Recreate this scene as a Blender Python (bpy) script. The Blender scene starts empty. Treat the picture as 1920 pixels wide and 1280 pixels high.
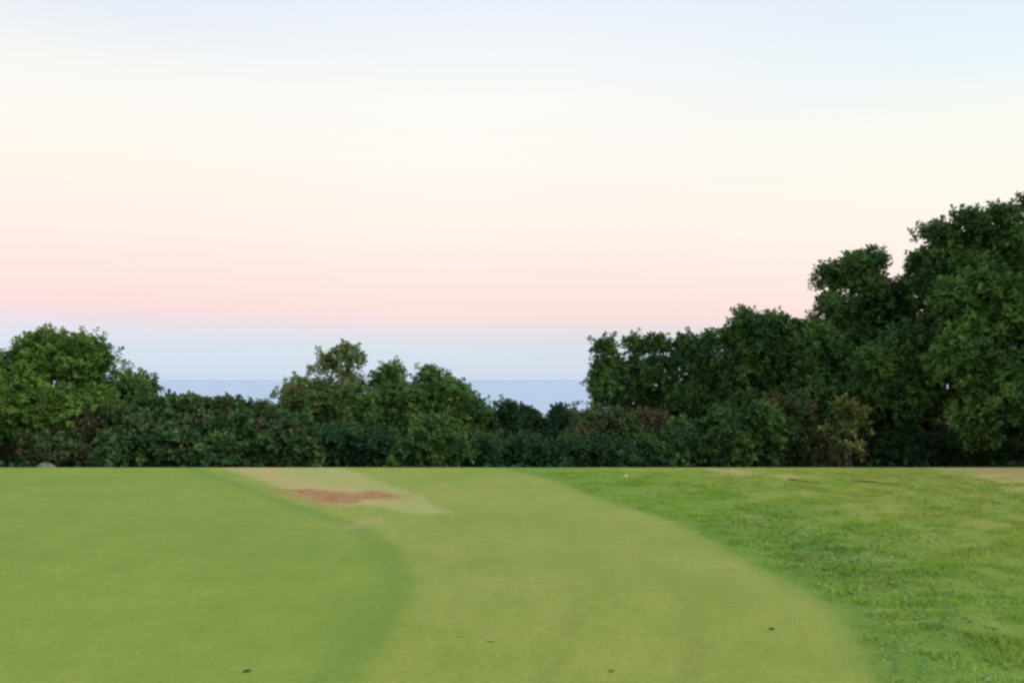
import bpy, math
import numpy as np

# ------------------------------------------------------------------ camera
R = math.radians
scene = bpy.context.scene
W, H, F, EY, CH = 1920.0, 1280.0, 1663.0, 710.0, 1.6      # photo size, focal length in px, eye line, eye height
cam_d = bpy.data.cameras.new('camera')
cam = bpy.data.objects.new('camera', cam_d)
scene.collection.objects.link(cam)
scene.camera = cam
cam.location = (0, 0, CH)
cam.rotation_euler = (R(90), 0, 0)
cam_d.sensor_width = 36
cam_d.lens = 36 * F / W
cam_d.shift_y = (EY - H / 2) / W
cam_d.clip_start = 0.1
cam_d.clip_end = 200000

# ------------------------------------------------------------------ sky and light
SUN_ELEV, SUN_AZ = 34.0, 118.0          # azimuth clockwise from +Y: to the right and behind the camera
world = bpy.data.worlds.new('World')
scene.world = world
world.use_nodes = True
wt = world.node_tree
wt.nodes.clear()


def lin(r, g, b):
    f = lambda c: c / 12.92 if c <= 0.04045 else ((c + 0.055) / 1.055) ** 2.4
    return (f(r / 255), f(g / 255), f(b / 255), 1.0)


def node(nt, typ, **kw):
    n = nt.nodes.new(typ)
    for k, v in kw.items():
        setattr(n, k, v)
    return n


def math_node(nt, op, a, b=None, clamp=False):
    n = nt.nodes.new('ShaderNodeMath')
    n.operation = op
    n.use_clamp = clamp
    for i, v in enumerate((a, b)):
        if v is None:
            continue
        if isinstance(v, (int, float)):
            n.inputs[i].default_value = v
        else:
            nt.links.new(v, n.inputs[i])
    return n.outputs[0]


def ramp(nt, fac, stops, interp='LINEAR'):
    n = nt.nodes.new('ShaderNodeValToRGB')
    n.color_ramp.interpolation = interp
    els = n.color_ramp.elements
    while len(els) < len(stops):
        els.new(0.5)
    for e, (p, c) in zip(els, stops):
        e.position = p
        e.color = c
    nt.links.new(fac, n.inputs[0])
    return n.outputs[0]


def mix(nt, fac, a, b, typ='MIX'):
    n = nt.nodes.new('ShaderNodeMix')
    n.data_type = 'RGBA'
    n.blend_type = typ
    n.clamp_factor = True
    for s, v in ((n.inputs[0], fac), (n.inputs[6], a), (n.inputs[7], b)):
        if isinstance(v, (int, float)):
            s.default_value = v
        elif isinstance(v, tuple):
            s.default_value = v
        else:
            nt.links.new(v, s)
    return n.outputs[2]


# twilight air: earth shadow, pink belt, cream, pale blue, by elevation all round
tc = node(wt, 'ShaderNodeTexCoord')
sep = node(wt, 'ShaderNodeSeparateXYZ')
wt.links.new(tc.outputs['Generated'], sep.inputs[0])
elev = math_node(wt, 'ARCSINE', sep.outputs[2])
efac = math_node(wt, 'MULTIPLY', elev, 1 / R(50), True)
E = lambda py, k: math.degrees(math.atan((EY - py) / F * k)) / 50.0     # k: directions off the lens axis stand lower
# colour seen towards the left, the middle and the right of the view, and what the sun-lit air already gives there
SKY_L = [(705, (206, 221, 238), (0.185, 0.184, 0.145)), (680, (211, 224, 239), (0.247, 0.244, 0.184)), (645, (218, 227, 240), (0.287, 0.306, 0.243)),
         (610, (229, 228, 238), (0.284, 0.328, 0.288)), (585, (244, 224, 230), (0.273, 0.330, 0.309)), (560, (253, 225, 222), (0.258, 0.325, 0.324)),
         (505, (254, 232, 223), (0.223, 0.300, 0.336)), (420, (255, 241, 230), (0.178, 0.256, 0.325)), (320, (255, 246, 236), (0.143, 0.214, 0.298)),
         (210, (254, 250, 242), (0.115, 0.176, 0.263)), (110, (248, 248, 244), (0.098, 0.153, 0.236)), (0, (233, 239, 249), (0.083, 0.132, 0.212))]
SKY_R = [(705, (207, 220, 237), (0.146, 0.139, 0.104)), (680, (213, 224, 236), (0.187, 0.179, 0.132)), (645, (221, 227, 234), (0.214, 0.223, 0.173)),
         (610, (244, 226, 228), (0.210, 0.238, 0.206)), (585, (252, 229, 224), (0.201, 0.240, 0.223)), (560, (254, 233, 226), (0.192, 0.237, 0.234)),
         (505, (255, 240, 231), (0.167, 0.222, 0.246)), (420, (255, 247, 236), (0.138, 0.194, 0.244)), (320, (254, 250, 239), (0.114, 0.168, 0.231)),
         (210, (249, 251, 243), (0.096, 0.144, 0.213)), (110, (234, 246, 251), (0.084, 0.128, 0.198)), (0, (229, 240, 252), (0.076, 0.117, 0.186))]


SKY_M = [(705, (208, 221, 237), (0.152, 0.150, 0.116)), (680, (213, 224, 236), (0.206, 0.203, 0.153)), (645, (219, 226, 234), (0.234, 0.252, 0.203)),
         (615, (236, 225, 230), (0.227, 0.264, 0.236)), (592, (251, 226, 222), (0.217, 0.264, 0.250)), (565, (253, 229, 221), (0.200, 0.256, 0.263)),
         (505, (254, 237, 227), (0.169, 0.231, 0.271)), (420, (255, 245, 237), (0.134, 0.196, 0.258)), (300, (255, 250, 243), (0.104, 0.157, 0.228)),
         (190, (252, 251, 247), (0.085, 0.132, 0.203)), (100, (243, 247, 251), (0.075, 0.118, 0.187)), (0, (235, 241, 253), (0.067, 0.105, 0.172))]


def residual(tab, zen, k):
    st = [(max(0.0, E(p, k)), tuple(max(0.0, a - b) for a, b in zip(lin(*c), n)) + (1.0,)) for p, c, n in tab]
    return st + [(0.75, zen), (1.0, zen)]


ZEN = (0.56, 0.66, 0.78, 1)


def azimuth(a, b):
    n = node(wt, 'ShaderNodeMapRange', interpolation_type='SMOOTHSTEP')
    wt.links.new(sep.outputs[0], n.inputs[0])
    n.inputs[1].default_value, n.inputs[2].default_value = a, b
    return n.outputs[0]


twilight = mix(wt, azimuth(-0.5, 0.0), ramp(wt, efac, residual(SKY_L, ZEN, 0.885)), ramp(wt, efac, residual(SKY_M, ZEN, 1.0)))
twilight = mix(wt, azimuth(0.0, 0.5), twilight, ramp(wt, efac, residual(SKY_R, ZEN, 0.885)))
sky = node(wt, 'ShaderNodeTexSky', sky_type='NISHITA', sun_disc=False)
sky.sun_elevation = R(SUN_ELEV)
sky.sun_rotation = R(SUN_AZ)
sky.altitude = 60
add = node(wt, 'ShaderNodeAddShader')
bg1 = node(wt, 'ShaderNodeBackground')
bg2 = node(wt, 'ShaderNodeBackground')
wt.links.new(twilight, bg1.inputs[0])
bg1.inputs[1].default_value = 1.0
wt.links.new(sky.outputs[0], bg2.inputs[0])
bg2.inputs[1].default_value = 0.05
outw = node(wt, 'ShaderNodeOutputWorld')
wt.links.new(bg1.outputs[0], add.inputs[0])
wt.links.new(bg2.outputs[0], add.inputs[1])
wt.links.new(add.outputs[0], outw.inputs[0])

sun_d = bpy.data.lights.new('sun', 'SUN')
sun = bpy.data.objects.new('sun', sun_d)
scene.collection.objects.link(sun)
sun_d.energy = 1.5
sun_d.angle = R(40)
sun_d.color = (1.0, 0.93, 0.82)
sun.rotation_euler = (R(90 - SUN_ELEV), 0, R(180 - SUN_AZ))

scene.view_settings.view_transform = 'Standard'
scene.view_settings.look = 'None'
scene.view_settings.exposure = 0
scene.view_settings.gamma = 1
scene.view_settings.use_curve_mapping = False
scene.cycles.max_bounces = 6
scene.cycles.diffuse_bounces = 3
scene.cycles.transmission_bounces = 3
scene.cycles.use_denoising = True
scene.cycles.filter_width = 2.8

# ------------------------------------------------------------------ helpers
rng = np.random.default_rng(11)


def at(px, py, Y):
    return np.array([(px - W / 2) * Y / F, Y, CH - (py - EY) * Y / F])


def gnd(px, py):
    d = CH * F / (py - EY)
    return ((px - W / 2) * d / F, d)


def mesh_obj(name, verts, faces, mat, parent=None, attrs=None, smooth=False):
    """verts (n,3); faces (m,k) array or list of tuples."""
    me = bpy.data.meshes.new(name)
    verts = np.asarray(verts, np.float32)
    if isinstance(faces, np.ndarray):
        m, k = faces.shape
        me.vertices.add(len(verts))
        me.vertices.foreach_set('co', verts.ravel())
        me.loops.add(m * k)
        me.loops.foreach_set('vertex_index', faces.astype(np.int32).ravel())
        me.polygons.add(m)
        me.polygons.foreach_set('loop_start', np.arange(0, m * k, k, dtype=np.int32))
        me.update(calc_edges=True)
    else:
        me.from_pydata(verts.tolist(), [], faces)
    me.polygons.foreach_set('use_smooth', np.full(len(me.polygons), smooth))
    for k, v in (attrs or {}).items():
        a = me.attributes.new(k, 'FLOAT', 'POINT')
        a.data.foreach_set('value', np.asarray(v, np.float32))
    me.materials.append(mat)
    o = bpy.data.objects.new(name, me)
    scene.collection.objects.link(o)
    if parent is not None:
        o.parent = parent
    return o


def tag(o, label=None, cat=None, group=None, kind=None):
    for k, v in (('label', label), ('category', cat), ('group', group), ('kind', kind)):
        if v:
            o[k] = v
    return o


def empty(name, loc, label, cat, group=None):
    o = bpy.data.objects.new(name, None)
    scene.collection.objects.link(o)
    o.location = loc
    o.empty_display_size = 0.2
    return tag(o, label, cat, group)


class Lumps:
    """cheap smooth noise: a sum of random sines."""

    def __init__(self, seed, n=14, f0=1.0, f1=3.0):
        r = np.random.default_rng(seed)
        d = r.normal(size=(n, 3))
        d /= np.linalg.norm(d, axis=1)[:, None]
        self.k = d * r.uniform(f0, f1, (n, 1))
        self.p = r.uniform(0, 6.28, n)
        self.n = n

    def __call__(self, P):
        return np.sin(P @ self.k.T + self.p).sum(1) / math.sqrt(self.n / 2)


def unit(v):
    return v / np.maximum(np.linalg.norm(v, axis=-1, keepdims=True), 1e-9)


# ------------------------------------------------------------------ materials
def new_mat(name):
    m = bpy.data.materials.new(name)
    m.use_nodes = True
    nt = m.node_tree
    nt.nodes.clear()
    out = nt.nodes.new('ShaderNodeOutputMaterial')
    return m, nt, out


def noise(nt, vec, scale, detail=3, rough=0.55, dist=0.0):
    n = nt.nodes.new('ShaderNodeTexNoise')
    n.inputs['Scale'].default_value = scale
    n.inputs['Detail'].default_value = detail
    n.inputs['Roughness'].default_value = rough
    n.inputs['Distortion'].default_value = dist
    nt.links.new(vec, n.inputs['Vector'])
    return n.outputs[0]


def mapr(nt, v, a, b, c=0.0, d=1.0, smooth=True):
    n = nt.nodes.new('ShaderNodeMapRange')
    n.interpolation_type = 'SMOOTHSTEP' if smooth else 'LINEAR'
    nt.links.new(v, n.inputs[0])
    for i, x in enumerate((a, b, c, d)):
        n.inputs[i + 1].default_value = x
    return n.outputs[0]


def leaf_mat(name, dark, light, accent=(0.12, 0.07, 0.04, 1), accent_amt=0.05, glossy=0.3, clump=1.6):
    m, nt, out = new_mat(name)
    geo = nt.nodes.new('ShaderNodeNewGeometry')
    rnd = geo.outputs['Random Per Island']
    n1 = noise(nt, geo.outputs['Position'], clump, 2)
    n2 = noise(nt, geo.outputs['Position'], 0.55, 1)
    t = math_node(nt, 'ADD', math_node(nt, 'MULTIPLY', rnd, 0.28), math_node(nt, 'MULTIPLY', mapr(nt, n1, 0.35, 0.68), 0.72))
    col = mix(nt, t, dark, light)
    # dry or reddish leaves gathered in some parts of the crown
    n3 = noise(nt, geo.outputs['Position'], 1.1, 2)
    a = math_node(nt, 'ADD', math_node(nt, 'MULTIPLY', n3, 0.8), math_node(nt, 'MULTIPLY', rnd, 0.22))
    thr = 0.86 - 0.5 * accent_amt
    col = mix(nt, mapr(nt, a, thr - 0.12, thr + 0.06), col, accent)
    bs = nt.nodes.new('ShaderNodeBsdfPrincipled')
    nt.links.new(col, bs.inputs['Base Color'])
    bs.inputs['Roughness'].default_value = 0.55
    bs.inputs['Specular IOR Level'].default_value = glossy * 0.55
    tr = nt.nodes.new('ShaderNodeBsdfTranslucent')
    nt.links.new(mix(nt, 0.5, col, (0.10, 0.16, 0.03, 1)), tr.inputs[0])
    ms = nt.nodes.new('ShaderNodeMixShader')
    ms.inputs[0].default_value = 0.2
    nt.links.new(bs.outputs[0], ms.inputs[1])
    nt.links.new(tr.outputs[0], ms.inputs[2])
    nt.links.new(ms.outputs[0], out.inputs[0])
    return m


BROWN = (0.085, 0.050, 0.030, 1)
LM = {
    'bright': leaf_mat('leaf_bright_green', (0.056, 0.132, 0.025, 1), (0.180, 0.295, 0.054, 1), accent_amt=0.0),
    'mid': leaf_mat('leaf_mid_green', (0.052, 0.130, 0.036, 1), (0.175, 0.300, 0.065, 1), BROWN, 0.06),
    'dark': leaf_mat('leaf_dark_green', (0.032, 0.090, 0.030, 1), (0.125, 0.225, 0.048, 1), BROWN, 0.05),
    'deep': leaf_mat('leaf_deep_shade_green', (0.022, 0.068, 0.028, 1), (0.058, 0.135, 0.046, 1), BROWN, 0.0),  # leaf colour lowered to carry the shade on the low growth
    'olive': leaf_mat('leaf_olive_green', (0.110, 0.170, 0.052, 1), (0.290, 0.360, 0.115, 1), (0.20, 0.14, 0.07, 1), 0.12),
    'dull': leaf_mat('leaf_dull_olive', (0.055, 0.110, 0.034, 1), (0.170, 0.250, 0.070, 1), BROWN, 0.05),
    'blue': leaf_mat('leaf_cool_green', (0.028, 0.082, 0.027, 1), (0.090, 0.190, 0.052, 1), (0.105, 0.070, 0.045, 1), 0.38, 0.4),
    'brown': leaf_mat('leaf_brownish', (0.045, 0.092, 0.030, 1), (0.110, 0.175, 0.048, 1), (0.120, 0.078, 0.050, 1), 0.50),
    'yellow': leaf_mat('leaf_yellow_green', (0.045, 0.090, 0.024, 1), (0.260, 0.270, 0.075, 1), (0.60, 0.52, 0.22, 1), 0.22),
}


def bark_mat():
    m, nt, out = new_mat('bark')
    geo = nt.nodes.new('ShaderNodeNewGeometry')
    mp = nt.nodes.new('ShaderNodeMapping')
    mp.inputs['Scale'].default_value = (9, 9, 2)
    nt.links.new(geo.outputs['Position'], mp.inputs[0])
    n = noise(nt, mp.outputs[0], 2.0, 5)
    col = ramp(nt, n, [(0.3, (0.045, 0.030, 0.020, 1)), (0.7, (0.16, 0.115, 0.08, 1))])
    bs = nt.nodes.new('ShaderNodeBsdfPrincipled')
    bs.inputs['Roughness'].default_value = 0.9
    nt.links.new(col, bs.inputs['Base Color'])
    bp = nt.nodes.new('ShaderNodeBump')
    bp.inputs['Strength'].default_value = 0.7
    bp.inputs['Distance'].default_value = 0.03
    nt.links.new(n, bp.inputs['Height'])
    nt.links.new(bp.outputs[0], bs.inputs['Normal'])
    nt.links.new(bs.outputs[0], out.inputs[0])
    return m


BARK = bark_mat()


def turf_mat():
    """one turf for all the mown areas; which grass grows where comes from the height-of-cut fields on the sheets."""
    m, nt, out = new_mat('turf')
    geo = nt.nodes.new('ShaderNodeNewGeometry')
    P = geo.outputs['Position']

    def attr(n):
        a = nt.nodes.new('ShaderNodeAttribute')
        a.attribute_name = n
        return a.outputs['Fac']
    big = noise(nt, P, 0.55, 3)
    med = noise(nt, P, 2.3, 4, 0.6)
    fine = noise(nt, P, 28, 3, 0.7)
    grain = noise(nt, P, 140, 2, 0.7)
    jit = math_node(nt, 'MULTIPLY', math_node(nt, 'SUBTRACT', noise(nt, P, 6, 4, 0.65), 0.5), 0.26)
    patch = math_node(nt, 'ADD', math_node(nt, 'MULTIPLY', big, 0.55), math_node(nt, 'MULTIPLY', med, 0.45))
    patch = mapr(nt, patch, 0.34, 0.66)
    # putting green / collar / rough
    green = mix(nt, patch, GREEN_A, GREEN_B)
    collar = mix(nt, patch, COLLAR_A, COLLAR_B)
    rough = mix(nt, patch, ROUGH_A, ROUGH_B)
    rough = mix(nt, mapr(nt, noise(nt, P, 1.3, 3), 0.50, 0.72, 0, 0.6), rough, (0.33, 0.32, 0.075, 1))
    eg = math_node(nt, 'ADD', attr('eg'), jit)
    ef = math_node(nt, 'ADD', attr('ef'), jit)
    mf = mapr(nt, ef, -0.12, 0.16)
    rough = mix(nt, math_node(nt, 'MULTIPLY', mapr(nt, ef, -2.6, -0.8, 0.75, 0), mapr(nt, med, 0.35, 0.6, 0.4, 1)), rough, PARCH)
    lush = mapr(nt, math_node(nt, 'ADD', ef, math_node(nt, 'MULTIPLY', jit, 1.5)), -1.0, -0.25, 0, 0.85)
    rough = mix(nt, lush, rough, LUSH)
    mg = mapr(nt, eg, -0.12, 0.06)
    ring = math_node(nt, 'MULTIPLY', mapr(nt, eg, -0.05, 0.08), mapr(nt, eg, 0.10, 0.36, 1, 0))
    col = mix(nt, mf, rough, collar)
    green = mix(nt, math_node(nt, 'MULTIPLY', ring, 0.85), green, RING)
    # faint mower tracks following the collar
    tr = None
    for c, w in ((0.74, 0.11), (1.33, 0.10)):
        d = math_node(nt, 'ABSOLUTE', math_node(nt, 'SUBTRACT', math_node(nt, 'ADD', attr('ef'), math_node(nt, 'MULTIPLY', jit, 0.3)), c))
        p = mapr(nt, d, 0.0, w, 1, 0)
        tr = p if tr is None else math_node(nt, 'ADD', tr, p)
    tr = math_node(nt, 'MULTIPLY', tr, mapr(nt, med, 0.38, 0.62, 0.1, 0.55))
    sy_ = nt.nodes.new('ShaderNodeSeparateXYZ')
    nt.links.new(P, sy_.inputs[0])
    tr = math_node(nt, 'MULTIPLY', tr, mapr(nt, sy_.outputs[1], 5.2, 8.0, 1, 0))
    col = mix(nt, tr, col, TRACK)
    col = mix(nt, mg, col, green)
    # dry grass and bare earth
    wob = math_node(nt, 'MULTIPLY', math_node(nt, 'SUBTRACT', noise(nt, P, 3.5, 4, 0.65), 0.5), 0.7)
    dry = mapr(nt, math_node(nt, 'ADD', attr('dry'), math_node(nt, 'MULTIPLY', wob, 0.45)), -0.05, 0.22, 0, 0.68)
    col = mix(nt, dry, col, DRY)
    tan = mapr(nt, math_node(nt, 'ADD', attr('tan'), wob), -0.08, 0.5, 0, 0.85)
    col = mix(nt, tan, col, TAN)
    dirt = mapr(nt, math_node(nt, 'ADD', attr('dirt'), math_node(nt, 'MULTIPLY', wob, 0.7)), -0.14, 0.22, 0, 0.95)
    dcol = mix(nt, mapr(nt, noise(nt, P, 5.5, 4, 0.7), 0.38, 0.62), DIRT_A, DIRT_B)
    col = mix(nt, dirt, col, dcol)
    # blades: fine light and dark grain
    g = math_node(nt, 'ADD', math_node(nt, 'MULTIPLY', fine, 0.55), math_node(nt, 'MULTIPLY', grain, 0.55))
    g = math_node(nt, 'ADD', g, math_node(nt, 'ADD', math_node(nt, 'MULTIPLY', noise(nt, P, 9, 4, 0.7), 0.3), 0.30))
    cc = nt.nodes.new('ShaderNodeCombineColor')
    for i in range(3):
        nt.links.new(g, cc.inputs[i])
    col = mix(nt, 1.0, col, cc.outputs[0], 'MULTIPLY')
    bs = nt.nodes.new('ShaderNodeBsdfPrincipled')
    nt.links.new(col, bs.inputs['Base Color'])
    bs.inputs['Roughness'].default_value = 0.85
    bs.inputs['Specular IOR Level'].default_value = 0.15
    bp = nt.nodes.new('ShaderNodeBump')
    bp.inputs['Strength'].default_value = 0.5
    bp.inputs['Distance'].default_value = 0.02
    nt.links.new(math_node(nt, 'ADD', fine, math_node(nt, 'MULTIPLY', grain, 0.4)), bp.inputs['Height'])
    nt.links.new(bp.outputs[0], bs.inputs['Normal'])
    nt.links.new(bs.outputs[0], out.inputs[0])
    return m


GREEN_A, GREEN_B, RING = (0.192, 0.274, 0.037, 1), (0.252, 0.318, 0.050, 1), (0.176, 0.268, 0.041, 1)
COLLAR_A, COLLAR_B = (0.228, 0.296, 0.047, 1), (0.305, 0.330, 0.066, 1)
ROUGH_A, ROUGH_B = (0.145, 0.245, 0.031, 1), (0.205, 0.285, 0.044, 1)
LUSH = (0.142, 0.258, 0.036, 1)
PARCH = (0.285, 0.310, 0.060, 1)
TRACK = (0.205, 0.240, 0.042, 1)
DRY, TAN = (0.42, 0.40, 0.145, 1), (0.48, 0.36, 0.14, 1)
DIRT_A, DIRT_B = (0.32, 0.130, 0.056, 1), (0.42, 0.25, 0.11, 1)
TURF = turf_mat()


def simple_mat(name, a, b, scale, rough=0.8, bump=0.0):
    m, nt, out = new_mat(name)
    geo = nt.nodes.new('ShaderNodeNewGeometry')
    n = noise(nt, geo.outputs['Position'], scale, 5, 0.6)
    bs = nt.nodes.new('ShaderNodeBsdfPrincipled')
    nt.links.new(mix(nt, mapr(nt, n, 0.35, 0.65), a, b), bs.inputs['Base Color'])
    bs.inputs['Roughness'].default_value = rough
    bs.inputs['Specular IOR Level'].default_value = 0.2 if rough < 0.9 else 0.0
    if bump:
        bp = nt.nodes.new('ShaderNodeBump')
        bp.inputs['Strength'].default_value = 0.6
        bp.inputs['Distance'].default_value = bump
        nt.links.new(n, bp.inputs['Height'])
        nt.links.new(bp.outputs[0], bs.inputs['Normal'])
    nt.links.new(bs.outputs[0], out.inputs[0])
    return m


# ------------------------------------------------------------------ ground
LIP = CH * F / (876 - EY)            # the platform ends here in a straight edge, then the bank falls away


def curve(pts, extra_near, extra_far):
    w = sorted([gnd(*p)[::-1] for p in pts] + extra_near + extra_far)
    ys = np.linspace(-12, 18, 1500)
    xs = np.interp(ys, [a for a, b in w], [b for a, b in w])
    k = np.exp(-np.linspace(-2.2, 2.2, 45) ** 2)
    xs2 = np.convolve(np.pad(xs, 22, mode='edge'), k / k.sum(), 'valid')
    return lambda y: np.interp(y, ys, xs2)


XG = curve([(380, 878), (500, 922), (620, 962), (705, 988), (752, 1030), (777, 1080), (772, 1130), (742, 1190), (692, 1250), (655, 1280)],
           [(3.0, -1.25), (1.0, -2.0), (-2, -4.0), (-5, -8.0)], [(17.5, -7.2)])
XF = curve([(960, 880), (1050, 905), (1150, 940), (1250, 975), (1330, 1010), (1400, 1045), (1480, 1085), (1540, 1120), (1582, 1160), (1615, 1210), (1648, 1280)],
           [(3.0, 1.35), (1.0, 0.6), (-2, -1.2), (-5, -4.0)], [(17.5, -0.9)])


def poly_sd(px_poly, X, Y):
    """signed distance to a polygon given in photo pixels, positive inside."""
    P = np.array([gnd(*p) for p in px_poly])
    Q = np.roll(P, -1, axis=0)
    d = np.full(X.shape, 1e9)
    inside = np.zeros(X.shape, bool)
    for (ax, ay), (bx, by) in zip(P, Q):
        ex, ey = bx - ax, by - ay
        t = np.clip(((X - ax) * ex + (Y - ay) * ey) / (ex * ex + ey * ey), 0, 1)
        d = np.minimum(d, np.hypot(X - ax - t * ex, Y - ay - t * ey))
        c = (ay > Y) != (by > Y)
        with np.errstate(divide='ignore', invalid='ignore'):
            inside ^= c & (X < (bx - ax) * (Y - ay) / (by - ay if by != ay else 1e-9) + ax)
    return np.where(inside, d, -d)


DRY_P = [(396, 872), (470, 900), (560, 930), (680, 948), (760, 963), (862, 963), (800, 930), (720, 900), (640, 872)]
DRY2_P = [(1720, 872), (1760, 888), (1810, 905), (1880, 925), (1990, 930), (1990, 872)]
TAN_P = [(400, 874), (470, 898), (540, 925), (560, 944), (640, 953), (690, 950), (790, 938), (720, 915), (680, 906), (650, 906), (600, 900), (540, 874)]
TAN2_P = [(1770, 872), (1800, 886), (1850, 902), (1990, 915), (1990, 872)]
TAN3_P = [(1290, 876), (1340, 892), (1500, 908), (1540, 902), (1400, 876)]
DIRT_P = [(505, 918), (590, 915), (660, 922), (700, 917), (768, 930), (752, 938), (690, 936), (664, 943), (600, 943), (560, 930)]


def fields(X, Y):
    dry = np.maximum(poly_sd(DRY_P, X, Y), poly_sd(DRY2_P, X, Y))
    tan = np.maximum(poly_sd(TAN_P, X, Y) - 0.05, np.maximum(poly_sd(TAN2_P, X, Y), poly_sd(TAN3_P, X, Y) - 0.12))
    # a sandy smear along the rim of the putting green
    smear = 0.22 - np.hypot((X + 1.65) / 1.6, (Y - 9.9) / 2.6)
    tan = np.maximum(tan, smear)
    ycl = np.clip(Y, -6, 17.4)
    sl = 0.75
    return dict(eg=(XG(ycl) - X) * sl, ef=(XF(ycl) - X) * sl, dry=dry, tan=tan, dirt=poly_sd(DIRT_P, X, Y))


L1, L2 = Lumps(1, 16, 0.8, 2.2), Lumps(2, 20, 4.0, 11.0)


def height(X, Y):
    P = np.stack([X, Y, 0 * X], -1).reshape(-1, 3)
    a = L1(P).reshape(X.shape)
    b = L2(P).reshape(X.shape)
    ycl = np.clip(Y, -6, 17.4)
    inr = np.clip((X - XF(ycl)) / 0.15, 0, 1)
    fade = np.clip((LIP - 0.35 - Y) / 1.5, 0, 1)
    z = 0.012 * a + inr * (0.018 + 0.012 * b)
    return z * fade * np.clip((14 - np.abs(X)) / 2, 0, 1) * np.clip((Y + 6) / 2, 0, 1)


rows = np.concatenate([[-300, -120, -40, -15, -8], np.linspace(-6, 3.5, 40), np.linspace(3.6, LIP, 160)])
nl, nm, nr = 60, 46, 84
ycl = np.clip(rows, -6, 17.4)
far = np.array([-400, -120, -50, -25, -17])
XX = np.concatenate([
    np.tile(far, (len(rows), 1)),
    np.stack([np.linspace(-14, g, nl) for g in XG(ycl)]),
    np.stack([np.linspace(g, f, nm)[1:] for g, f in zip(XG(ycl), XF(ycl))]),
    np.stack([np.linspace(f, 14, nr)[1:] for f in XF(ycl)]),
    np.tile(-far[::-1], (len(rows), 1))], axis=1)
YY = np.tile(rows[:, None], (1, XX.shape[1]))
ZZ = height(XX, YY)
ncol = XX.shape[1]
cols = np.arange(ncol - 1)
reg = np.where(cols < 5, 0, np.where(cols < 5 + nl - 1, 1, np.where(cols < 5 + nl - 1 + nm - 1, 2, 0)))
idx = np.arange(XX.size).reshape(XX.shape)
quads = np.stack([idx[:-1, :-1], idx[:-1, 1:], idx[1:, 1:], idx[1:, :-1]], -1)
regq = np.tile(reg, (len(rows) - 1, 1))
regq[rows[:-1] < -6] = 0
V = np.stack([XX, YY, ZZ], -1).reshape(-1, 3)
FA = fields(XX.ravel(), YY.ravel())
for r_, nm_, lb in ((0, 'ground', 'uneven rough grass sweeping round the mown collar'),
                    (1, 'putting_green', 'smooth darker green putting green on the left'),
                    (2, 'green_collar', 'paler olive mown collar curving round the putting green')):
    q = quads[regq == r_]
    used = np.unique(q)
    re = np.zeros(len(V), int)
    re[used] = np.arange(len(used))
    tag(mesh_obj(nm_, V[used], re[q], TURF, attrs={k: v[used] for k, v in FA.items()}, smooth=True), lb, kind='structure')


def overlay(name, label, px_poly, dz):
    P = np.array([gnd(*p) for p in px_poly])
    P = P[P[:, 1] < 99]
    P[:, 1] = np.minimum(P[:, 1], LIP - 0.012)
    n = 96
    Q = np.concatenate([P, P[:1]])
    s = np.concatenate([[0], np.cumsum(np.hypot(*np.diff(Q, axis=0).T))])
    u = np.linspace(0, s[-1], n, endpoint=False)
    O = np.stack([np.interp(u, s, Q[:, 0]), np.interp(u, s, Q[:, 1])], -1)
    c = O.mean(0)
    rings = 14
    vs = [c + (O - c) * (k / rings) for k in range(1, rings + 1)]
    vv = np.concatenate([c[None]] + vs)
    f = [(0, 1 + i, 1 + (i + 1) % n) for i in range(n)]
    for k in range(rings - 1):
        for i in range(n):
            a, b = 1 + k * n + i, 1 + k * n + (i + 1) % n
            f.append((a, a + n, b + n, b))
    X, Y = vv[:, 0], vv[:, 1]
    zo = np.full(len(X), dz)
    zo[-n:] = -0.006
    o = mesh_obj(name, np.stack([X, Y, height(X, Y) + zo], -1), f, TURF, attrs=fields(X, Y), smooth=True)
    return tag(o, label, kind='structure')


overlay('dry_grass_strip', 'pale worn strip of dry grass crossing the collar', DRY_P, 0.004)
overlay('bare_earth_patch', 'reddish brown patch of bare earth in the dry strip', DIRT_P, 0.007)

# bank behind the straight edge, then the hillside running down to the shore
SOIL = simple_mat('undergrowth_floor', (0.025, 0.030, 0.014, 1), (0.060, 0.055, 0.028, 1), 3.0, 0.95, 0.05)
brow = [(LIP, 0), (LIP + 0.02, -0.03), (LIP + 0.3, -0.35), (LIP + 1.0, -0.8), (LIP + 2, -1.0), (22, -1.05), (26, -1.1), (34, -1.15), (42, -1.3), (60, -5), (90, -14), (160, -32), (420, -64)]
bx = np.concatenate([[-400, -120, -50], np.linspace(-30, 30, 61), [50, 120, 400]])
BX, BI = np.meshgrid(bx, np.arange(len(brow)))
BY = np.array([b[0] for b in brow])[BI]
BZ = np.array([b[1] for b in brow])[BI] + np.where(BI > 1, 0.06 * L1(np.stack([BX, BY, 0 * BX], -1).reshape(-1, 3)).reshape(BX.shape), 0)
bi = np.arange(BX.size).reshape(BX.shape)
bq = np.stack([bi[:-1, :-1], bi[:-1, 1:], bi[1:, 1:], bi[1:, :-1]], -1).reshape(-1, 4)
tag(mesh_obj('hillside', np.stack([BX, BY, BZ], -1).reshape(-1, 3), bq, SOIL, smooth=False), 'shaded ground falling away under the trees', kind='structure')


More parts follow.
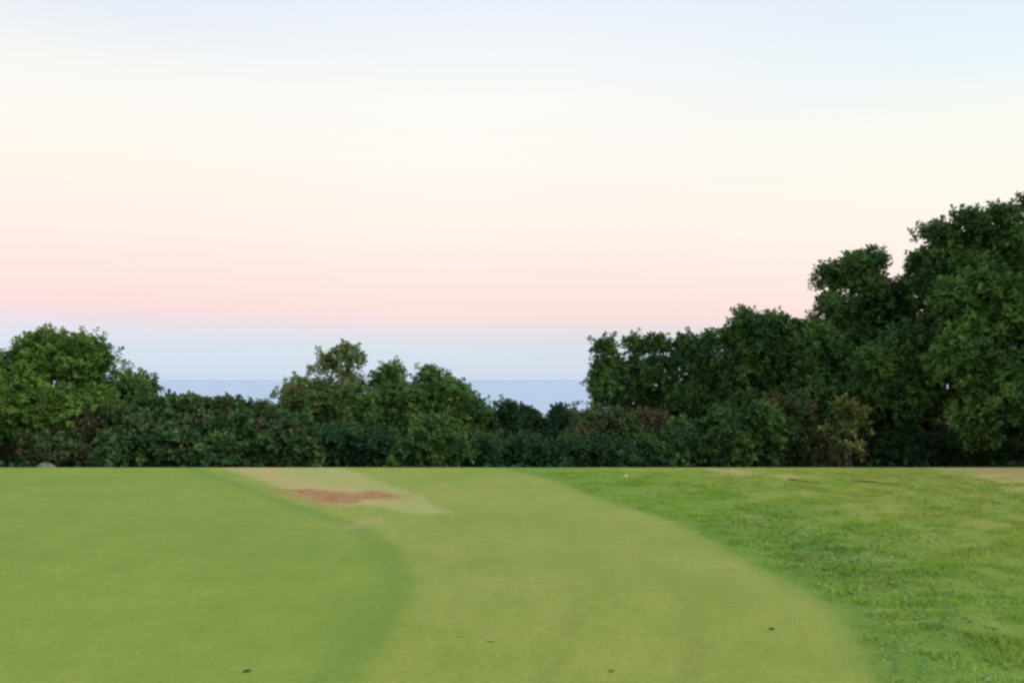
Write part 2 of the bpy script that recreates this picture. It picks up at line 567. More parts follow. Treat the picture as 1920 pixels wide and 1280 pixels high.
def sea_mat():
    m, nt, out = new_mat('sea_water')
    geo = nt.nodes.new('ShaderNodeNewGeometry')
    bs = nt.nodes.new('ShaderNodeBsdfPrincipled')
    n0 = noise(nt, geo.outputs['Position'], 0.0012, 3)
    nt.links.new(mix(nt, n0, (0.395, 0.515, 0.665, 1), (0.455, 0.56, 0.70, 1)), bs.inputs['Base Color'])
    bs.inputs['Roughness'].default_value = 0.45
    bs.inputs['Specular IOR Level'].default_value = 0.10
    n = noise(nt, geo.outputs['Position'], 0.15, 4)
    bp = nt.nodes.new('ShaderNodeBump')
    bp.inputs['Strength'].default_value = 0.4
    bp.inputs['Distance'].default_value = 1.0
    nt.links.new(n, bp.inputs['Height'])
    nt.links.new(bp.outputs[0], bs.inputs['Normal'])
    nt.links.new(bs.outputs[0], out.inputs[0])
    return m


sx = np.array([-60000, -20000, -5000, 0, 5000, 20000, 60000.])
sy = np.array([-60000, -2000, 0, 300, 2000, 8000, 20000, 60000.])
SX, SY = np.meshgrid(sx, sy)
si = np.arange(SX.size).reshape(SX.shape)
sq = np.stack([si[:-1, :-1], si[:-1, 1:], si[1:, 1:], si[1:, :-1]], -1).reshape(-1, 4)
tag(mesh_obj('sea', np.stack([SX, SY, 0 * SX - 60.0], -1).reshape(-1, 3), sq, sea_mat()), 'calm pale blue sea reaching the hazy horizon', kind='structure')

# ------------------------------------------------------------------ foliage
SPH = unit(np.random.default_rng(5).normal(size=(4000, 3)))


def leaves_mesh(pos, axis, nrm, length, width, r):
    """a folded four-cornered leaf at every pos: axis = along the leaf, nrm = upper side."""
    side = unit(np.cross(axis, nrm))
    nrm = np.cross(side, axis)
    L = length[:, None]
    Wd = width[:, None]
    fold = (r.uniform(0.1, 0.35, (len(pos), 1))) * Wd
    droop = r.uniform(-0.05, 0.22, (len(pos), 1)) * L
    a = pos
    b = pos + axis * L * 0.48 + side * Wd * 0.5 + nrm * fold
    c = pos + axis * L - nrm * droop
    d = pos + axis * L * 0.48 - side * Wd * 0.5 + nrm * fold
    v = np.stack([a, b, c, d], 1).reshape(-1, 3)
    k = np.arange(len(pos))[:, None] * 4
    f = np.concatenate([k + np.array([0, 1, 2]), k + np.array([0, 2, 3])], 1).reshape(-1, 3)
    return v, f


def crown(lobes, seed, leaf=0.11, dens=1.0, airy=0.0, clump=0.42, shagg=1.0):
    """lobes: [(centre xyz, radii xyz)] -> leaf vertices and faces. Lobes carry clumps, clumps carry sprigs, sprigs carry leaves."""
    r = np.random.default_rng(seed)
    C, S, N = [], [], []
    cen = np.array([l[0] for l in lobes])
    rad = np.array([l[1] for l in lobes])
    for i, (c, rr) in enumerate(lobes):
        rr = np.asarray(rr)
        rm = (rr[0] * rr[1] * rr[2]) ** (1 / 3)
        cl = min(clump, 0.55 * rm)
        rr = np.maximum(rr - 0.42 * cl - 0.08, 0.45 * rr)
        lump = Lumps(seed * 7 + i, 10, 1.5, 3.5)
        n_c = max(6, int(4.2 * (rm / cl) ** 2))
        d = unit(r.normal(size=(n_c, 3)))
        d[:, 2] = np.where(d[:, 2] < -0.55, -d[:, 2], d[:, 2])
        d[:, 1] = np.where(r.random(n_c) < 0.35, -np.abs(d[:, 1]), d[:, 1])
        u = r.uniform(0.62, 1.02, n_c)
        u = np.where(r.random(n_c) < 0.2, r.uniform(0.2, 0.6, n_c), u)
        p = c + d * rr * (u * (1 + 0.13 * lump(d)))[:, None]
        q = (((p[:, None, :] - cen) / rad) ** 2).sum(-1)
        q[:, i] = 9
        ok = q.min(1) > 0.30
        if airy:
            ok &= r.random(n_c) > airy
        p = p[ok]
        rc = cl * r.uniform(0.55, 1.2, len(p))
        for pc, rcc in zip(p, rc):
            n_s = max(4, int(dens * 46 * (rcc / 0.42) ** 2 * (0.11 / leaf) ** 1.6))
            dd = unit(r.normal(size=(n_s, 3)) + np.array([0, -0.12, 0.25]))
            ru = rcc * np.where(r.random(n_s) < 0.28, r.uniform(0.15, 0.7, n_s), r.uniform(0.75, 1.12, n_s))
            ru = np.where(r.random(n_s) < 0.05, rcc * (1.15 + 0.5 * shagg * r.random(n_s)), ru)
            P = pc + dd * ru[:, None] * np.array([1, 1, 0.85])
            C.append(P)
            out = unit((P - c) / rr)
            N.append(unit(0.55 * dd + 0.45 * out))
    P = np.concatenate(C)
    O = np.concatenate(N)
    up = np.array([0, 0, 1.0])
    ax = unit(0.75 * O + 0.45 * up + 0.45 * r.normal(size=P.shape))
    nl_ = 8
    t1 = unit(np.cross(ax, unit(r.normal(size=P.shape))))
    t2 = np.cross(ax, t1)
    pos, axi, nrm = [], [], []
    tw = leaf * r.uniform(0.9, 1.7, len(P))
    for k in range(nl_):
        ang = k * 2.4 + r.uniform(-0.4, 0.4, len(P))
        rd = t1 * np.cos(ang)[:, None] + t2 * np.sin(ang)[:, None]
        s = (k + 0.3) / nl_
        pos.append(P + ax * (tw * s)[:, None] + rd * 0.012)
        la = unit(ax * (0.25 + 0.8 * s) + rd * (0.95 - 0.35 * s) + 0.22 * r.normal(size=P.shape) - up * 0.12)
        axi.append(la)
        nrm.append(unit(up * 0.50 + O * 0.75 + 0.28 * r.normal(size=P.shape)))
    pos = np.concatenate(pos)
    n = len(pos)
    ln = leaf * r.uniform(0.7, 1.25, n)
    return leaves_mesh(pos, np.concatenate(axi), np.concatenate(nrm), ln, ln * r.uniform(0.55, 0.80, n), r)


def tube(pts, radii, sides=7):
    pts = np.asarray(pts, float)
    v, f = [], []
    for i, p in enumerate(pts):
        t = unit(pts[min(i + 1, len(pts) - 1)] - pts[max(i - 1, 0)])
        s = unit(np.cross(t, [0.3, 1, 0.1]))
        u = np.cross(t, s)
        for k in range(sides):
            a = 2 * math.pi * k / sides
            v.append(p + radii[i] * (math.cos(a) * s + math.sin(a) * u))
    for i in range(len(pts) - 1):
        for k in range(sides):
            f.append((i * sides + k, i * sides + (k + 1) % sides, (i + 1) * sides + (k + 1) % sides, (i + 1) * sides + k))
    f.append(tuple(range(sides))[::-1])
    f.append(tuple((len(pts) - 1) * sides + k for k in range(sides)))
    return np.array(v), f


def bent(a, b, r, n=6, amt=0.08):
    a, b = np.asarray(a, float), np.asarray(b, float)
    t = np.linspace(0, 1, n)[:, None]
    L = np.linalg.norm(b - a)
    off = np.cumsum(r.normal(size=(n, 3)), 0) * amt * L / 3
    off *= np.sin(t * math.pi)
    return a + (b - a) * t + off


def ground_z(y):
    return float(np.interp(y, [b[0] for b in brow], [b[1] for b in brow]))


N_TREE = [0]


def plant(name, label, cat, Y, ells, mat, leaf=0.096, dens=1.0, airy=0.0, clump=0.46, trunk_r=0.12, base_px=None, shagg=1.0, group=None, stems=1, back=0.0):
    """ells: [(px, py, rx, ry[, dy])] in photo pixels, set at the real distance Y (dy metres further)."""
    N_TREE[0] += 1
    seed = 100 + N_TREE[0]
    r = np.random.default_rng(seed)
    lobes = []
    for e in ells:
        y = Y + (e[4] if len(e) > 4 else r.uniform(-0.25, 0.25))
        c = at(e[0], e[1], y)
        rx, rz = e[2] * y / F, e[3] * y / F
        lobes.append((c, np.array([rx, 0.5 * (rx + rz), rz])))
    cx = np.mean([l[0][0] for l in lobes]) if base_px is None else (base_px - W / 2) * Y / F
    base = np.array([cx, Y + 0.2 + back, ground_z(Y + back) - 0.05])
    o = empty(name, base, label, cat, group)
    top = max(lobes, key=lambda l: l[0][2])[0]
    low = min(l[0][2] - l[1][2] for l in lobes)
    if cat == 'tree':
        fork = base + np.array([0.25 * (top[0] - base[0]), 0.1, max(0.7, 0.45 * (top[2] - base[2]))])
        v, f = tube(bent((0, 0, 0), fork - base, r, 7, 0.06), np.linspace(trunk_r * 1.25, trunk_r * 0.75, 7), 9)
        mesh_obj('trunk', v, f, BARK, o, smooth=True)
        for l in lobes:
            tip = l[0] + np.array([0, 0, 0.35 * l[1][2]])
            v, f = tube(bent(fork - base, tip - base, r, 7, 0.10), np.linspace(trunk_r * 0.6, 0.018, 7), 6)
            mesh_obj('limb', v, f, BARK, o, smooth=True)
    else:
        for k in range(stems if stems > 1 else min(4, 2 + len(lobes))):
            l = lobes[k % len(lobes)]
            tip = l[0] + r.uniform(-0.5, 0.5, 3) * l[1] * 0.6
            v, f = tube(bent((r.uniform(-.15, .15), r.uniform(-.1, .1), 0), tip - base, r, 6, 0.12), np.linspace(trunk_r * 0.35, 0.012, 6), 6)
            mesh_obj('stem', v, f, BARK, o, smooth=True)
    v, f = crown(lobes, seed, leaf, dens, airy, clump, shagg)
    mesh_obj('crown' if cat == 'tree' else 'foliage', v - base, f, LM[mat], o)
    return o


T = 'trees in the belt beyond the green'
B = 'shrubs under the tree belt'
# --- left end
plant('broadleaf_tree', 'big round bright green tree at the left end of the belt', 'tree', 21.0,
      [(112, 705, 84, 80), (160, 685, 46, 48), (172, 735, 34, 44), (40, 725, 82, 74), (-55, 740, 85, 85), (150, 770, 60, 56, -0.3), (60, 785, 100, 55, -0.3), (80, 660, 50, 34)],
      'bright', trunk_r=0.16, base_px=58, group=T)
plant('broadleaf_tree', 'small round tree tucked behind the big left tree', 'tree', 24.0,
      [(252, 735, 44, 42), (225, 765, 50, 40), (265, 770, 36, 40)], 'mid', leaf=0.10, trunk_r=0.08, group=T)
# --- middle
plant('open_crowned_tree', 'pale airy tree with see-through top in the middle', 'tree', 26.5,
      [(655, 682, 36, 34), (622, 690, 38, 30), (592, 715, 40, 32), (652, 725, 40, 28), (545, 745, 34, 26), (570, 735, 30, 24), (610, 765, 80, 40, 0.2)], 'olive', leaf=0.115, dens=0.60, airy=0.26, clump=0.34, trunk_r=0.10, shagg=1.8, group=T)
plant('broadleaf_tree', 'wide dull olive tree filling the belt below the airy top', 'tree', 25.8,
      [(545, 772, 40, 32), (600, 768, 50, 40), (655, 765, 48, 42), (690, 785, 40, 40), (570, 815, 70, 50), (640, 820, 75, 50)], 'dull', clump=0.38, trunk_r=0.10, shagg=1.3, group=T)
plant('broadleaf_tree', 'narrow topped green tree just right of the airy tree', 'tree', 25.5,
      [(736, 708, 24, 26), (708, 728, 28, 26), (735, 745, 46, 42), (692, 765, 40, 40), (735, 795, 70, 56), (690, 820, 70, 50)], 'mid', clump=0.34, trunk_r=0.10, shagg=1.4, group=T)
plant('broadleaf_tree', 'dark round headed tree right of centre gap, left of the low dip', 'tree', 25.0,
      [(808, 722, 34, 30), (842, 738, 36, 32), (785, 758, 36, 40), (850, 778, 50, 44), (885, 790, 36, 44), (805, 800, 56, 50), (835, 840, 76, 44)], 'mid', clump=0.36, trunk_r=0.11, shagg=1.4, group=T)
plant('broadleaf_tree', 'low dark tree in the dip of the tree line', 'tree', 25.5,
      [(950, 780, 32, 30), (918, 795, 34, 34), (985, 792, 30, 30), (950, 812, 44, 36), (990, 815, 42, 46), (950, 845, 80, 45)], 'deep', trunk_r=0.09, group=T)
plant('conical_tree', 'small pointed dark tree standing before the sea gap', 'tree', 25.0,
      [(1050, 782, 20, 26), (1050, 806, 36, 36), (1052, 842, 52, 50)], 'deep', leaf=0.10, trunk_r=0.07, clump=0.26, shagg=0.6, group=T)
# --- right
plant('broadleaf_tree', 'see-through tree at the left edge of the tall right group', 'tree', 23.0,
      [(1136, 662, 28, 28), (1128, 700, 32, 34), (1192, 654, 28, 24), (1232, 652, 28, 28), (1170, 705, 40, 34), (1140, 742, 42, 44), (1225, 708, 44, 42), (1205, 755, 52, 40)], 'dark', clump=0.36, airy=0.10, trunk_r=0.12, shagg=1.5, group=T)
plant('broadleaf_tree', 'slim dark tree between the see-through tree and the domed one', 'tree', 22.5,
      [(1283, 652, 24, 24), (1325, 648, 26, 26), (1300, 695, 46, 44), (1335, 710, 36, 44), (1290, 760, 56, 56), (1330, 790, 60, 60)], 'dark', clump=0.36, trunk_r=0.11, airy=0.08, shagg=1.4, group=T)
plant('broadleaf_tree', 'dome topped tree in the middle of the right group', 'tree', 21.5,
      [(1404, 612, 40, 40), (1442, 614, 40, 38), (1486, 624, 30, 30), (1372, 645, 32, 36), (1430, 665, 66, 50), (1490, 680, 40, 44), (1385, 705, 50, 54), (1450, 745, 80, 72), (1400, 790, 75, 60)], 'dark', clump=0.38, trunk_r=0.14, shagg=1.2, group=T)
plant('broadleaf_tree', 'tall tree with a knobbly top left of the tallest tree', 'tree', 22.0,
      [(1598, 500, 30, 30), (1632, 502, 34, 34), (1556, 532, 38, 34), (1622, 545, 46, 42), (1560, 580, 44, 46), (1645, 590, 56, 52), (1570, 635, 56, 56), (1640, 655, 76, 62), (1692, 548, 28, 34), (1690, 600, 34, 44)], 'dark', clump=0.36, trunk_r=0.16, shagg=1.4, airy=0.08, group=T)
plant('broadleaf_tree', 'tallest tree, cut by the right edge of the picture', 'tree', 21.0,
      [(1816, 424, 38, 36), (1868, 420, 38, 34), (1945, 396, 36, 40), (1758, 458, 38, 36), (1728, 505, 34, 38), (1835, 470, 66, 48), (1785, 520, 56, 54), (1900, 470, 60, 60), (1840, 540, 90, 70), (1950, 540, 90, 110), (1738, 570, 46, 56), (1800, 630, 90, 70)],
      'dark', clump=0.38, airy=0.04, trunk_r=0.20, shagg=1.3, group=T)
plant('broadleaf_tree', 'lower tree in front of the tall knobbly one', 'tree', 19.6,
      [(1690, 650, 50, 46), (1650, 690, 46, 44), (1715, 690, 50, 50), (1640, 725, 56, 54), (1700, 740, 66, 66), (1545, 665, 50, 58, 1.0), (1540, 735, 62, 60, 0.8), (1600, 780, 60, 45, 0.5)], 'dark', back=2.4, trunk_r=0.12, shagg=0.9, group=T)
plant('broadleaf_tree', 'drooping tree hanging in front of the tallest tree', 'tree', 18.7,
      [(1790, 580, 44, 48), (1835, 545, 40, 40), (1890, 600, 56, 66), (1835, 620, 56, 60), (1800, 680, 58, 70), (1870, 730, 76, 70), (1815, 775, 42, 62), (1830, 825, 30, 38), (1960, 650, 70, 90)], 'mid', leaf=0.13, trunk_r=0.13, back=2.2, base_px=1905, shagg=0.8, group=T)

for px, Y, lab in ((2200, 17.6, 'unseen broad tree added past the right edge for shade'), (2420, 14.5, 'unseen tree added nearer the viewer for shade')):
    plant('broadleaf_tree', lab, 'tree', Y, [(px - 20, 400, 120, 110), (px + 20, 560, 150, 130), (px - 50, 680, 90, 130), (px + 60, 740, 140, 120)],
          'dark', leaf=0.16, clump=0.6, trunk_r=0.2, group=T)  # unseen trees added to cast shade on the right group

# --- shrubs
plant('shrub', 'brownish twiggy shrub under the small round left tree', 'shrub', 20.2,
      [(245, 790, 60, 34), (195, 815, 70, 42), (280, 770, 30, 24), (130, 845, 80, 40)], 'brown', dens=0.9, group=B)
plant('shrub', 'dim shrub round the trunk of the big left tree', 'shrub', 20.6,
      [(-10, 862, 40, 28), (-60, 840, 60, 50), (110, 850, 46, 40, 0.9)], 'brown', dens=0.8, airy=0.25, group=B)
plant('shrub', 'large leaved cool green shrub right of the brownish one', 'shrub', 18.8,
      [(285, 835, 62, 38), (235, 852, 58, 32), (345, 848, 52, 36), (335, 795, 30, 34, 0.6), (312, 768, 18, 22, 0.9), (262, 805, 30, 24, 0.3), (362, 772, 20, 26, 0.8)], 'blue', leaf=0.14, shagg=1.6, group=B)
plant('shrub', 'low shrub with brown sprays left of the airy tree', 'shrub', 20.0,
      [(385, 778, 26, 28), (418, 766, 20, 22), (455, 772, 28, 26), (492, 775, 24, 24), (430, 810, 66, 44)], 'brown', shagg=1.6, group=B)
plant('shrub', 'glossy large leaved shrub below the airy tree', 'shrub', 18.7,
      [(480, 842, 60, 38), (540, 832, 50, 38), (420, 855, 52, 30), (575, 855, 40, 32), (520, 795, 24, 28, 0.5), (455, 808, 28, 24, 0.4), (562, 805, 26, 26, 0.7), (392, 815, 24, 28, 0.5)], 'blue', leaf=0.14, shagg=1.3, group=B)
plant('shrub', 'dark shrub filling below the narrow topped tree', 'shrub', 20.4,
      [(640, 848, 66, 48), (710, 850, 55, 44)], 'deep', dens=1.1, group=B)
plant('shrub', 'olive shrub with small pale leaves beneath the round headed tree', 'shrub', 18.6,
      [(798, 832, 36, 30), (770, 858, 50, 30), (848, 846, 40, 32), (815, 805, 22, 22, 0.4)], 'dark', leaf=0.12, shagg=1.4, group=B)
plant('shrub', 'dark shrub at the foot of the low dip', 'shrub', 19.6,
      [(930, 862, 70, 44), (1000, 858, 62, 44)], 'deep', group=B)
plant('shrub', 'brown leaved shrub below the see-through tree', 'shrub', 20.4,
      [(1150, 800, 58, 32), (1105, 798, 40, 34), (1085, 830, 40, 34), (1210, 805, 50, 36), (1170, 835, 60, 36)], 'brown', group=B)
plant('shrub', 'dark green shrub in front of the brown leaved one', 'shrub', 19.0,
      [(1100, 858, 62, 38), (1180, 865, 66, 36), (1060, 868, 40, 30)], 'deep', group=B)
plant('shrub', 'dense green shrub below the slim dark tree', 'shrub', 19.3,
      [(1270, 840, 66, 46), (1240, 860, 60, 36), (1330, 855, 50, 40)], 'dark', group=B)
plant('shrub', 'sprawling mixed green shrub below the dome topped tree', 'shrub', 18.8,
      [(1385, 818, 40, 34), (1428, 792, 32, 30), (1370, 858, 52, 32), (1440, 842, 48, 38), (1352, 800, 24, 26, 0.5), (1470, 812, 26, 26, 0.4)], 'dark', leaf=0.12, shagg=1.5, group=B)
plant('shrub', 'reddish brown shrub left of the yellow one', 'shrub', 19.5,
      [(1490, 790, 50, 44), (1500, 840, 58, 48), (1450, 770, 30, 26)], 'brown', group=B)
plant('shrub', 'yellowish shrub with pale leaf tips near the right', 'shrub', 18.2,
      [(1592, 775, 30, 28), (1570, 805, 26, 28), (1610, 815, 26, 34), (1590, 850, 34, 26)], 'yellow', leaf=0.11, dens=0.24, airy=0.55, clump=0.20, shagg=2.2, group=B)
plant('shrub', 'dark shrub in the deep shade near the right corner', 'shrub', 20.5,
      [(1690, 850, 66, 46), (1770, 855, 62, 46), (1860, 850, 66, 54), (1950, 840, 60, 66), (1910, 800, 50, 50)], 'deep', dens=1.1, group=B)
# trees added further back to close off the light between the stems
plant('broadleaf_tree', 'shadowed tree added deep behind the right group', 'tree', 25.0,
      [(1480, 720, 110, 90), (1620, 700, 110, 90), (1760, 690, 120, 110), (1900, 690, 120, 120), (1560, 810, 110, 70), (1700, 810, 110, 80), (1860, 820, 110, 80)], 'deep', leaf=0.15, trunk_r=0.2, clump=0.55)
plant('broadleaf_tree', 'shadowed tree added behind the see-through and slim trees', 'tree', 26.0,
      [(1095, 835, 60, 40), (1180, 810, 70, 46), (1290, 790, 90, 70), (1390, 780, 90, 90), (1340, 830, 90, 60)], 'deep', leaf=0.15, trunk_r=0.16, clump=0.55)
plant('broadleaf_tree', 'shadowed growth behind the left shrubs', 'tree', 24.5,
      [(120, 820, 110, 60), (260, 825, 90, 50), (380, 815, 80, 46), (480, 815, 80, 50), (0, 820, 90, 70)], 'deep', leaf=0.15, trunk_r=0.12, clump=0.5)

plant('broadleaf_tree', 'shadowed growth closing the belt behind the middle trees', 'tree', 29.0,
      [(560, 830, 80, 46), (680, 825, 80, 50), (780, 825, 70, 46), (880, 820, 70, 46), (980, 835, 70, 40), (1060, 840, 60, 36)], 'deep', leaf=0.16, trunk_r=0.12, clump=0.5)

# low ground cover carpeting the shade below the trees
g = np.random.default_rng(55)
n = 5200
yu = LIP + 1.2 + 14 * g.random(n) ** 1.3
xu = (g.random(n) * 1.36 - 0.68) * (yu + 1)
zu = np.interp(yu, [b[0] for b in brow], [b[1] for b in brow]) + g.random(n) ** 1.6 * 0.75 * np.clip((yu - LIP - 0.6) / 1.5, 0.2, 1)
PU = np.repeat(np.stack([xu, yu, zu], -1), 7, 0)
n = len(PU)
PU = PU + g.normal(size=(n, 3)) * np.array([0.12, 0.12, 0.07])
lu = g.uniform(0.10, 0.19, n)
v, f = leaves_mesh(PU, unit(g.normal(size=(n, 3)) + np.array([0, -0.2, 0.3])), unit(np.array([0, -0.2, 1.0]) + 0.5 * g.normal(size=(n, 3))), lu, lu * 0.7, g)
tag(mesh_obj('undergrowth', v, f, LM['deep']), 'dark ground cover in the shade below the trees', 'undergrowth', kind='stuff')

# ------------------------------------------------------------------ rough grass: blades and low broad leaves
def blade_mat():
    m, nt, out = new_mat('grass_blade')
    geo = nt.nodes.new('ShaderNodeNewGeometry')
    rnd = geo.outputs['Random Per Island']
    n1 = noise(nt, geo.outputs['Position'], 1.6, 3)
    n2 = noise(nt, geo.outputs['Position'], 0.9, 3)
    t = math_node(nt, 'ADD', math_node(nt, 'MULTIPLY', rnd, 0.25), math_node(nt, 'MULTIPLY', mapr(nt, n1, 0.35, 0.66), 0.75))
    col = mix(nt, t, (0.255, 0.425, 0.062, 1), (0.410, 0.560, 0.098, 1))
    ea = nt.nodes.new('ShaderNodeAttribute')
    ea.attribute_name = 'ef'
    col = mix(nt, math_node(nt, 'MULTIPLY', mapr(nt, ea.outputs['Fac'], -2.6, -0.8, 0.7, 0), mapr(nt, n2, 0.36, 0.6, 0.35, 1)), col, (0.44, 0.50, 0.11, 1))
    col = mix(nt, mapr(nt, n2, 0.50, 0.72, 0, 0.5), col, (0.48, 0.44, 0.14, 1))
    bs = nt.nodes.new('ShaderNodeBsdfPrincipled')
    nt.links.new(col, bs.inputs['Base Color'])
    bs.inputs['Roughness'].default_value = 0.6
    bs.inputs['Specular IOR Level'].default_value = 0.25
    tr = nt.nodes.new('ShaderNodeBsdfTranslucent')
    nt.links.new(col, tr.inputs[0])
    ms = nt.nodes.new('ShaderNodeMixShader')
    ms.inputs[0].default_value = 0.25
    nt.links.new(bs.outputs[0], ms.inputs[1])
    nt.links.new(tr.outputs[0], ms.inputs[2])
    nt.links.new(ms.outputs[0], out.inputs[0])
    return m


g = np.random.default_rng(77)
L3 = Lumps(3, 40, 3.0, 26.0)
n = 380000
yb = 3.6 + (LIP - 0.25 - 3.6) * g.random(n) ** 1.25
xb = XF(yb) + (11.5 - XF(yb)) * g.random(n)
keep = xb < 0.60 * yb + 0.9
edge = xb - XF(yb)
keep &= g.random(n) < np.clip(0.25 + edge / 0.25, 0, 1)
tuft = L3(np.stack([xb, yb, 0 * xb], -1))
keep &= g.random(n) < np.clip(0.85 + 0.2 * tuft, 0.4, 1)
fl = fields(xb, yb)
keep &= (fl['tan'] < 0.02) | (g.random(n) < 0.25)
xb, yb, tuft, edge = xb[keep], yb[keep], tuft[keep], edge[keep]
n = len(xb)
hgt = (0.020 + 0.016 * np.clip(tuft, -0.8, 1.6)) * g.uniform(0.7, 1.5, n) * np.clip((LIP - 0.2 - yb) / 1.2, 0.25, 1) * np.clip(0.5 + edge / 0.5, 0.5, 1)
pos = np.stack([xb, yb, height(xb, yb) - 0.003], -1)
az_ = g.uniform(0, 6.28, n)
lean = g.uniform(0.25, 1.1, n)
axb = unit(np.stack([np.cos(az_) * lean, np.sin(az_) * lean, np.ones(n)], -1))
nrb = unit(np.cross(axb, np.stack([-np.sin(az_), np.cos(az_), 0 * az_], -1)) + 0.4 * g.normal(size=(n, 3)))
v, f = leaves_mesh(pos, axb, nrb, hgt / axb[:, 2], g.uniform(0.005, 0.011, n), g)
tag(mesh_obj('rough_grass', v, f, blade_mat(), attrs={'ef': np.repeat(-0.75 * edge, 4)}), 'tufted longer grass growing beyond the mown collar', 'grass', kind='stuff')

# low broad-leaved weeds in the rough
g = np.random.default_rng(78)
cl = []
for px, py, s, k in [(1540, 1035, 0.55, 420), (1490, 1000, 0.4, 220), (1600, 1070, 0.5, 300), (1450, 970, 0.4, 160), (1690, 1100, 0.5, 160), (1400, 985, 0.35, 130),
                     (1640, 1010, 0.5, 150), (1780, 1190, 0.35, 120), (1720, 1250, 0.3, 110), (1830, 950, 0.7, 130), (1880, 920, 0.7, 110), (1560, 1110, 0.3, 110),
                     (1690, 1020, 0.6, 100), (1860, 1120, 0.5, 90), (1300, 930, 0.6, 80), (1700, 900, 0.9, 100)]:
    x, y = gnd(px, py)
    q = g.normal(size=(k, 2)) * np.array([s * 0.6, s * 0.9]) + (x, y)
    cl.append(q[q[:, 0] > XF(q[:, 1]) + 0.04])
q = np.concatenate(cl)
q = q[(q[:, 1] < LIP - 0.6)]
n = len(q)
pos = np.stack([q[:, 0], q[:, 1], height(q[:, 0], q[:, 1]) + g.uniform(0.006, 0.03, n)], -1)
az_ = g.uniform(0, 6.28, n)
axb = unit(np.stack([np.cos(az_), np.sin(az_), g.uniform(0.0, 0.7, n)], -1))
ln = g.uniform(0.022, 0.05, n)
v, f = leaves_mesh(pos, axb, unit(np.array([0, 0, 1.0]) + 0.35 * g.normal(size=(n, 3))), ln, ln * 0.7, g)
WEED = leaf_mat('weed_leaf', (0.120, 0.250, 0.060, 1), (0.290, 0.430, 0.130, 1), BROWN, -0.3, 0.2)
tag(mesh_obj('broadleaf_weeds', v, f, WEED), 'low broad-leaved weeds spread through the rough grass', 'weeds', kind='stuff')

# ------------------------------------------------------------------ small things on the grass
STREAK = simple_mat('streak_brown', (0.12, 0.09, 0.04, 1), (0.22, 0.16, 0.08, 1), 14, 0.9, 0.01)  # thin brown lines of unknown cause, drawn as tubes
for pxs, lab in (([(1570, 903), (1615, 907), (1650, 910), (1690, 914), (1715, 917)], 'long thin brown stick lying in the rough by the dry corner'),
                 ([(1478, 903), (1510, 908), (1545, 911)], 'short thin brown stick lying left of the long one')):
    P = [np.array([*gnd(*p), 0]) for p in pxs]
    for p in P:
        p[2] = float(height(np.array([p[0]]), np.array([p[1]]))[0]) + 0.022
    v, f = tube(P, np.linspace(0.013, 0.006, len(P)), 7)
    c = v.mean(0) * np.array([1, 1, 0])
    o = tag(mesh_obj('thin_streak', v - c, f, STREAK, smooth=True), lab, 'streak', 'streaks lying in the rough')
    o.location = c

DEAD = simple_mat('dead_leaf', (0.035, 0.030, 0.016, 1), (0.080, 0.060, 0.028, 1), 60, 0.8)
PALE = simple_mat('pale_dry_leaf', (0.36, 0.36, 0.17, 1), (0.46, 0.44, 0.22, 1), 60, 0.8)


def ground_leaf(px, py, size, mat, lab, rz):
    x, y = gnd(px, py)
    nseg = 8
    v, f = [], []
    for i in range(nseg + 1):
        t = i / nseg
        w = 0.36 * math.sin(math.pi * min(1, t * 0.97 + 0.015)) ** 0.8
        curl = 0.22 * (t - 0.45) ** 2
        v += [(t - 0.5, -w, curl + 0.16 * w), (t - 0.5, 0, curl), (t - 0.5, w, curl + 0.16 * w)]
    for i in range(nseg):
        for k in (0, 1):
            f.append((i * 3 + k, i * 3 + 3 + k, i * 3 + 4 + k, i * 3 + 1 + k))
    n0 = len(v)
    v += [(p[0], p[1], p[2] - 0.03) for p in v]
    f += [tuple(n0 + q for q in reversed(ff)) for ff in f]
    o = mesh_obj('fallen_leaf', np.array(v) * size, f, mat, smooth=True)
    o.location = (x, y, float(height(np.array([x]), np.array([y]))[0]) + 0.03 * size + 0.004)
    o.rotation_euler = (0, 0, rz)
    return tag(o, lab, 'leaf', 'leaves fallen on the mown grass')


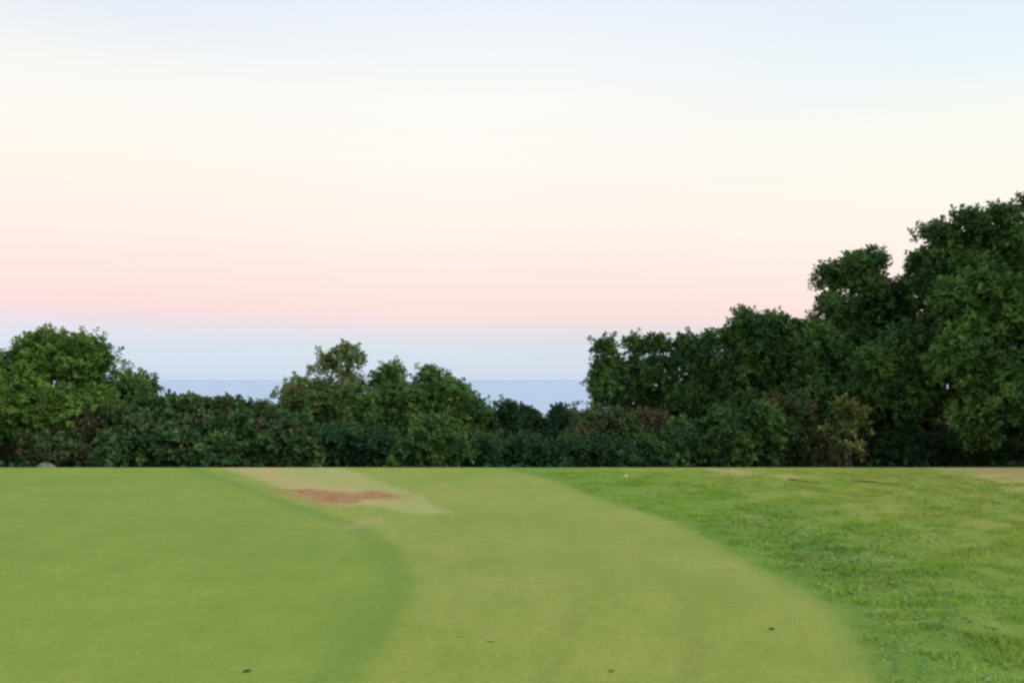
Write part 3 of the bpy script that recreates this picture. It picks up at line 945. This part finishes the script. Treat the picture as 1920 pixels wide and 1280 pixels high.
ground_leaf(463, 1257, 0.045, DEAD, 'small dark fallen leaf near the bottom of the putting green', 0.3)
ground_leaf(1447, 1181, 0.042, DEAD, 'small dark fallen leaf on the right half of the collar', 0.1)
ground_leaf(1146, 1257, 0.038, simple_mat('olive_dry_leaf', (0.15, 0.16, 0.045, 1), (0.20, 0.19, 0.06, 1), 60), 'dull olive fallen leaf at the bottom middle of the collar', 0.8)
ground_leaf(921, 1203, 0.045, PALE, 'pale dry leaf on the collar near the putting green', 0.2)

# golf ball in the rough
bm_v, bm_f = [], []
nu, nv_ = 16, 10
for j in range(nv_ + 1):
    th = math.pi * j / nv_
    for i in range(nu):
        ph = 2 * math.pi * i / nu
        dim = 1 - 0.02 * ((i + j) % 2)
        bm_v.append((0.0235 * dim * math.sin(th) * math.cos(ph), 0.0235 * dim * math.sin(th) * math.sin(ph), 0.0235 * dim * math.cos(th)))
for j in range(nv_):
    for i in range(nu):
        bm_f.append((j * nu + i, (j + 1) * nu + i, (j + 1) * nu + (i + 1) % nu, j * nu + (i + 1) % nu))
x, y = gnd(1174, 894)
o = mesh_obj('golf_ball', bm_v, bm_f, simple_mat('ball_white', (0.60, 0.64, 0.48, 1), (0.70, 0.72, 0.58, 1), 40, 0.4), smooth=True)
o.location = (x, y, float(height(np.array([x]), np.array([y]))[0]) + 0.012)
tag(o, 'small white ball lying in the rough near the straight edge', 'ball')

# pale stone peeping over the edge at the left
r = np.random.default_rng(9)
th = np.linspace(0, math.pi, 12)
ph = np.linspace(0, 2 * math.pi, 18, endpoint=False)
TH, PH = np.meshgrid(th, ph, indexing='ij')
D = np.stack([np.sin(TH) * np.cos(PH), np.sin(TH) * np.sin(PH), np.cos(TH)], -1).reshape(-1, 3)
rad = 1 + 0.14 * Lumps(91, 12, 1.5, 4)(D)
SV = D * rad[:, None] * np.array([0.34, 0.28, 0.42])
ii = np.arange(len(D)).reshape(12, 18)
sf = np.stack([ii[:-1], ii[1:], np.roll(ii[1:], -1, 1), np.roll(ii[:-1], -1, 1)], -1).reshape(-1, 4)
o = mesh_obj('stone', SV, sf, simple_mat('pale_stone', (0.11, 0.12, 0.07, 1), (0.22, 0.22, 0.14, 1), 9, 0.9, 0.02), smooth=True)
pc = at(88, 868, 17.6)
o.location = (pc[0], 17.6, pc[2] - 0.46)
tag(o, 'pale stone just behind the straight edge below the big left tree', 'stone')
